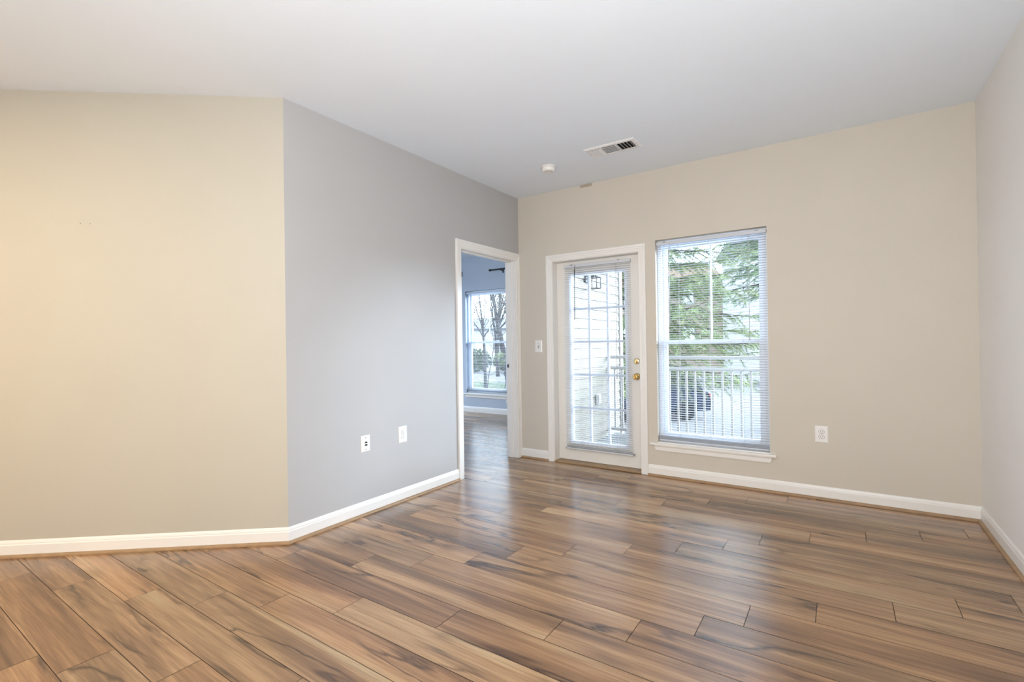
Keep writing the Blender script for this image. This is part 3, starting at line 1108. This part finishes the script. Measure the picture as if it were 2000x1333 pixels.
def pine(loc, height, spread, first, seed, label, m, nb=64, dens=1.0):
    rg = random.Random(seed)
    r = empty('pine_tree', loc)
    tag(r, label, 'tree', 'evergreen trees beyond the railing')
    bm = bm_new()
    add_tube(bm, [(0, 0, 0), (0.05, 0.02, height * .4), (0.0, 0.0, height * .8), (0.03, 0, height)], [0.17, 0.13, 0.07, 0.015], 12)
    obj('trunk', bm, M_BARK, r)
    bb, bn = bm_new(), bm_new()
    for i in range(nb):
        t = i / nb
        h0 = first + (height - first) * t ** 0.9
        L_ = spread * (1 - 0.55 * t) * rg.uniform(0.75, 1.1)
        az = i * 2.39996 + rg.uniform(-.3, .3)
        dr = Vector((math.cos(az), math.sin(az), 0))
        sag = rg.uniform(0.18, 0.36)
        pts = []
        for k in range(9):
            s = k / 8
            pts.append(dr * (L_ * s) + Vector((0.06 * math.sin(4 * s + i), 0.06 * math.cos(5 * s + i), h0 + L_ * (0.10 * s - sag * s * s + 0.16 * s ** 4))))
        add_tube(bb, pts, [0.030 * (1 - .85 * k / 8) * (0.6 + 0.4 * L_ / spread) for k in range(9)], 6)
        ntw = int(32 * L_ / spread * dens) + 4
        for q in range(ntw):
            s = 0.18 + 0.82 * (q + rg.random()) / ntw
            kf = s * 8
            k = min(7, int(kf))
            p = pts[k].lerp(pts[k + 1], kf - k)
            side = dr.cross(Vector((0, 0, 1))) * rg.choice((-1, 1))
            td = (dr * rg.uniform(.3, .9) + side * rg.uniform(.3, 1.0) + Vector((0, 0, rg.uniform(-.9, .3)))).normalized()
            tl = rg.uniform(0.25, 0.85) * (1.15 - 0.6 * s)
            tp = [p, p + td * tl * .5 + Vector((0, 0, 0.01)), p + td * tl + Vector((0, 0, -0.05 * tl))]
            add_tube(bb, tp, [0.007, 0.005, 0.002], 4, False)
            nn = int(62 * tl / 0.4)
            for _ in range(nn):
                u = rg.random()
                c = tp[0].lerp(tp[2], u)
                nd = (td * rg.uniform(.4, 1.0) + Vector((rg.uniform(-1, 1), rg.uniform(-1, 1), rg.uniform(-1, .6))) * .75).normalized()
                blade(bn, c, nd, rg.uniform(0.08, 0.16), 0.0050)
    obj('branches', bb, M_BARK, r)
    obj('needles', bn, m, r)
    return r


pine((-1.75, 8.4, GZ), 10.5, 3.5, 1.7, 3, 'big green pine filling the window beyond the railing', M_NEED, 160, 1.2)
pine((2.0, 12.8, GZ), 10.5, 3.0, 4.2, 5, 'tall pale green pine behind the railing toward the white house', M_NEED2, 130, 1.0)


def bare(loc, height, rad, seed, label, leaves, m_leaf, levels=3, lean=0.0):
    rg = random.Random(seed)
    r = empty('bare_tree', loc)
    tag(r, label, 'tree', 'bare trees beyond the bedroom window')
    bt, bbm, bl = bm_new(), bm_new(), bm_new()

    def grow(bm, p, d, L_, rd, lev):
        pts = [p]
        dd = d.copy()
        for k in range(5):
            dd = (dd + Vector((rg.uniform(-1, 1), rg.uniform(-1, 1), rg.uniform(-.4, .8))) * 0.13).normalized()
            pts.append(pts[-1] + dd * L_ / 5)
        add_tube(bm, pts, [rd * (1 - 0.65 * k / 5) for k in range(6)], 8 if lev == 0 else 5, lev == 0)
        if lev >= levels:
            for _ in range(leaves):
                c = pts[rg.randrange(1, 6)] + Vector((rg.uniform(-1, 1), rg.uniform(-1, 1), rg.uniform(-1, 1))) * 0.35
                nd = Vector((rg.uniform(-1, 1), rg.uniform(-1, 1), rg.uniform(-1, .3))).normalized()
                blade(bl, c, nd, rg.uniform(.07, .13), .035)
            return
        for _ in range(5 if lev == 0 else 4):
            k = rg.randrange(3, 6) if lev == 0 else rg.randrange(1, 6)
            nd = (dd * 0.7 + Vector((rg.uniform(-1, 1), rg.uniform(-1, 1), rg.uniform(-.1, .8))) * .9).normalized()
            grow(bbm, pts[k], nd, L_ * rg.uniform(.42, .62), rd * .42, lev + 1)

    grow(bt, Vector((0, 0, 0)), Vector((lean, 0, 1)).normalized(), height * .6, rad, 0)
    obj('trunk', bt, M_BARE, r)
    obj('branches', bbm, M_BARE, r)
    if leaves:
        obj('leaves', bl, m_leaf, r)
    else:
        bl.free()
    return r


bare((-13.8, 17.5, GZ), 8.5, 0.10, 11, 'slim bare tree standing on the lawn outside the bedroom', 14, M_YEL)
bare((-20.2, 27.6, GZ), 9.5, 0.16, 21, 'thin bare tree beside the road, middle one of three trunks', 16, M_YEL)
bare((-16.6, 23.9, GZ), 11.0, 0.24, 31, 'thick trunked tree beside the road outside the bedroom', 16, M_YEL)
bare((-28.6, 39.5, GZ), 13.0, 0.2, 41, 'far tree with pale leaves across the road', 44, M_YEL)
bare((-21.0, 39.0, GZ), 10.0, 0.2, 43, 'far yellowing tree beyond the thick trunk', 30, M_YEL)


def shrub(loc, w_, h_, seed, label, m, group, nl=1500, cat='shrub', ls=0.09):
    rg = random.Random(seed)
    r = empty('shrub', loc)
    tag(r, label, cat, group)
    bm = bm_new()
    for _ in range(7):
        a = rg.uniform(0, 2 * PI)
        e = Vector((math.cos(a) * w_ * .4, math.sin(a) * w_ * .4, h_ * rg.uniform(.6, .9)))
        add_tube(bm, [(0, 0, 0), e * .5 + Vector((0, 0, .1)), e], [0.03, 0.02, 0.008], 5)
    obj('stems', bm, M_BARE, r)
    bm = bm_new()
    for _ in range(nl):
        v = Vector((rg.gauss(0, 1), rg.gauss(0, 1), rg.gauss(0, 1))).normalized() * rg.random() ** 0.4
        c = Vector((v.x * w_ / 2, v.y * w_ / 2, h_ * .52 + v.z * h_ * .48))
        nd = (v + Vector((rg.uniform(-1, 1), rg.uniform(-1, 1), rg.uniform(-1, 1))) * .8).normalized()
        blade(bm, c, nd, rg.uniform(.8, 1.4) * ls * 1.6, ls * .5)
    obj('foliage', bm, m, r)
    return r


for k, (x, y_, w_, h_, lab) in enumerate([(-29.0, 31.0, 2.9, 2.0, 'rounded green shrub across the road at the window edge'), (-25.6, 31.6, 2.9, 2.2, 'rounded green shrub across the road behind the slim tree'),
                                          (-22.2, 32.2, 2.9, 1.9, 'rounded green shrub across the road behind the thick trunk'), (-18.8, 32.6, 2.9, 2.1, 'rounded green shrub across the road by the doorway edge')]):
    shrub((x, y_, GZ), w_, h_, 60 + k, lab, M_SHR, 'shrubs across the road', 1800, ls=0.13)

# thin saplings close to the bedroom window
for k, (x, y_, lab) in enumerate([(-6.95, 7.3, 'thin dark sapling outside the bedroom window, nearest its frame'), (-6.2, 7.8, 'thin dark sapling outside the bedroom window, middle stem'), (-5.75, 7.9, 'thin dark sapling outside the bedroom window, by the doorway edge')]):
    rg = random.Random(80 + k)
    s = empty('sapling', (x, y_, GZ))
    tag(s, lab, 'sapling', 'saplings outside the bedroom')
    bm = bm_new()
    pts = [Vector((0.10 * math.sin(i * .9 + k * 2), 0.05 * math.cos(i), i * 0.42)) for i in range(9)]
    add_tube(bm, pts, [0.024 - 0.0022 * i for i in range(9)], 6)
    obj('stem', bm, M_BARE, s)
    bm = bm_new()
    for i in range(3, 9):
        for q in (-1, 1):
            e = pts[i] + Vector((q * rg.uniform(.25, .6), rg.uniform(-.3, .3), rg.uniform(.2, .6)))
            add_tube(bm, [pts[i], pts[i].lerp(e, .5) + Vector((0, 0, -.04)), e], [0.008, 0.006, 0.003], 5)
    obj('twigs', bm, M_BARE, s)

# ------------------------------------------------------------------ parked cars
M_CAR = mat('car_paint_navy', (0.012, 0.018, 0.045), 0.25, var=0.05)
M_CAR2 = mat('car_paint_blue', (0.014, 0.022, 0.055), 0.25, var=0.05)
M_CGL = mat('car_glass', (0.03, 0.04, 0.05), 0.08)
M_TYRE = mat('tyre', (0.006, 0.006, 0.007), 0.95)
M_RIM = mat('hubcap', (0.10, 0.10, 0.105), 0.4, metal=0.5)
M_LAMP = mat('tail_lamp', (0.45, 0.03, 0.03), 0.3)


def car(loc, rz, m, label):
    """side on: x along the car, -y towards the viewer"""
    r = empty('parked_car', loc, rz)
    tag(r, label, 'car', 'cars parked below the railing')
    prof = [(-2.25, .32), (-2.25, .75), (-2.1, .88), (-1.25, 1.0), (-0.75, 1.0), (1.9, 1.0), (2.2, .95), (2.28, .7), (2.26, .32)]
    cab = [(-1.2, .99), (-0.55, 1.50), (-0.2, 1.58), (1.5, 1.58), (1.85, 1.48), (2.12, .99)]
    bm = bm_new()
    add_sweep(bm, [[Vector((x, yv, .32 + (z - .32) * sz)) for x, z in prof] for yv, sz in ((-.86, .94), (-.89, 1), (.89, 1), (.86, .94))])
    add_sweep(bm, [[Vector((x * kx_, yv, z)) for x, z in cab] for yv, kx_ in ((-.80, 0.97), (-.70, 1), (.70, 1), (.80, 0.97))])
    bmesh.ops.bevel(bm, geom=bm.edges[:], offset=0.02, segments=2, affect='EDGES')
    obj('body', bm, m, r)
    for q in ([(-1.0, 1.04), (-0.50, 1.44), (0.25, 1.50), (0.25, 1.04)], [(0.34, 1.04), (0.34, 1.50), (1.42, 1.50), (1.76, 1.40), (1.92, 1.04)]):
        for yv in (-.806, .806):
            bm = bm_new()
            add_sweep(bm, [[Vector((x, yv - .004, z)) for x, z in q], [Vector((x, yv + .004, z)) for x, z in q]])
            obj('side_window', bm, M_CGL, r)
    for x in (-1.42, 1.42):
        for sy in (-1, 1):
            bm = bm_new()
            Mw = Matrix.Translation((x, sy * .80, .34)) @ Matrix.Rotation(PI / 2, 4, 'X')
            add_lathe(bm, [(0.20, -.11), (0.32, -.11), (0.34, -.08), (0.34, .08), (0.32, .11), (0.20, .11)], 28, Mw)
            t = obj('wheel', bm, M_TYRE, r)
            bm = bm_new()
            add_lathe(bm, [(0.0, -.100), (0.10, -.100), (0.13, -.112), (0.205, -.095), (0.205, .095), (0.13, .112), (0.10, .100), (0.0, .100)], 24, Mw)
            obj('hubcap', bm, M_RIM, t)
    for sy in (-.62, .62):
        box('tail_lamp', 2.25, 2.30, sy - .18, sy + .18, .72, .90, M_LAMP, r, .01)
    return r


va = math.atan2(.56, .83)
dirx = Vector((math.cos(va), math.sin(va), 0))
diry = Vector((-math.sin(va), math.cos(va), 0))
e = Vector((-0.81, 12.95, GZ))
car(e - dirx * 2.28 + diry * .90, va, M_CAR, 'dark blue parked car nearest the balcony railing')
e2_ = e + dirx * .50 + diry * 2.25
car(e2_ - dirx * 2.28 + diry * .90, va, M_CAR2, 'second dark blue car parked just behind the nearest one')


# ------------------------------------------------------------------ houses far behind the pines
def house(loc, rz, wdt, dep, hgt, m, m_roof, label, wins, pitch_):
    r = empty('house', loc, rz)
    tag(r, label, 'house')
    bm = bm_new()
    z = 0
    while z < hgt:
        z2 = min(z + 0.24, hgt)
        add_sweep(bm, [[Vector((x0, yv, zz)) for x0, yv, zz in ((-wdt / 2 - .02, -dep / 2 - .02, z), (wdt / 2 + .02, -dep / 2 - .02, z), (wdt / 2 + .02, dep / 2, z), (-wdt / 2 - .02, dep / 2, z))],
                       [Vector((x0, yv, zz)) for x0, yv, zz in ((-wdt / 2, -dep / 2, z2), (wdt / 2, -dep / 2, z2), (wdt / 2, dep / 2, z2), (-wdt / 2, dep / 2, z2))]])
        z = z2
    obj('walls', bm, m, r)
    bm = bm_new()
    o = .4
    add_sweep(bm, [[Vector((x, -dep / 2 - o, hgt)), Vector((x, 0, hgt + pitch_)), Vector((x, dep / 2 + o, hgt)), Vector((x, dep / 2 + o, hgt - .15)), Vector((x, -dep / 2 - o, hgt - .15))] for x in (-wdt / 2 - .3, wdt / 2 + .3)])
    obj('roof', bm, m_roof, r)
    for (x, z, a, b) in wins:
        bm = bm_new()
        for bx in ((x - a / 2 - .08, x + a / 2 + .08, z - b / 2 - .08, z - b / 2), (x - a / 2 - .08, x + a / 2 + .08, z + b / 2, z + b / 2 + .08), (x - a / 2 - .08, x - a / 2, z - b / 2, z + b / 2), (x + a / 2, x + a / 2 + .08, z - b / 2, z + b / 2), (x - .03, x + .03, z - b / 2, z + b / 2)):
            add_box(bm, bx[0], bx[1], -dep / 2 - .08, -dep / 2 - .01, bx[2], bx[3])
        f = obj('window', bm, M_RAIL, r)
        box('pane', x - a / 2, x + a / 2, -dep / 2 - .05, -dep / 2 - .015, z - b / 2, z + b / 2, mat('house_pane', (0.75, 0.76, 0.78), 0.2), f)
    return r


M_ROOFB = mat('roof_brown', (0.10, 0.055, 0.025), 0.9, var=0.2, scale=5)
M_ROOFG = mat('roof_grey', (0.11, 0.11, 0.115), 0.9, var=0.2, scale=5)
house((-10.5, 36, GZ), va, 9, 8, 7.2, M_SIDT, M_ROOFB, 'tan house with white windows far behind the big pine', [(-2.6, 6.1, .8, 1.2), (-.4, 6.1, .8, 1.2), (1.8, 6.1, .8, 1.2), (-2.6, 3.0, .9, 1.4), (1.8, 3.0, .9, 1.4)], 2.0)
house((2.6, 33, GZ), va, 11, 8, 8.6, M_SIDW, M_ROOFG, 'white sided house behind the driveway beyond the railing', [(3.4, 2.0, 1.0, 1.4)], 2.0)
house((-34, 50, GZ), va, 14, 8, 4.6, M_SIDW, M_ROOFG, 'low pale house across the road behind the bare trees', [(-4, 2.6, 1.2, 1.4), (0, 2.6, 1.2, 1.4), (4, 2.6, 1.2, 1.4)], 1.5)
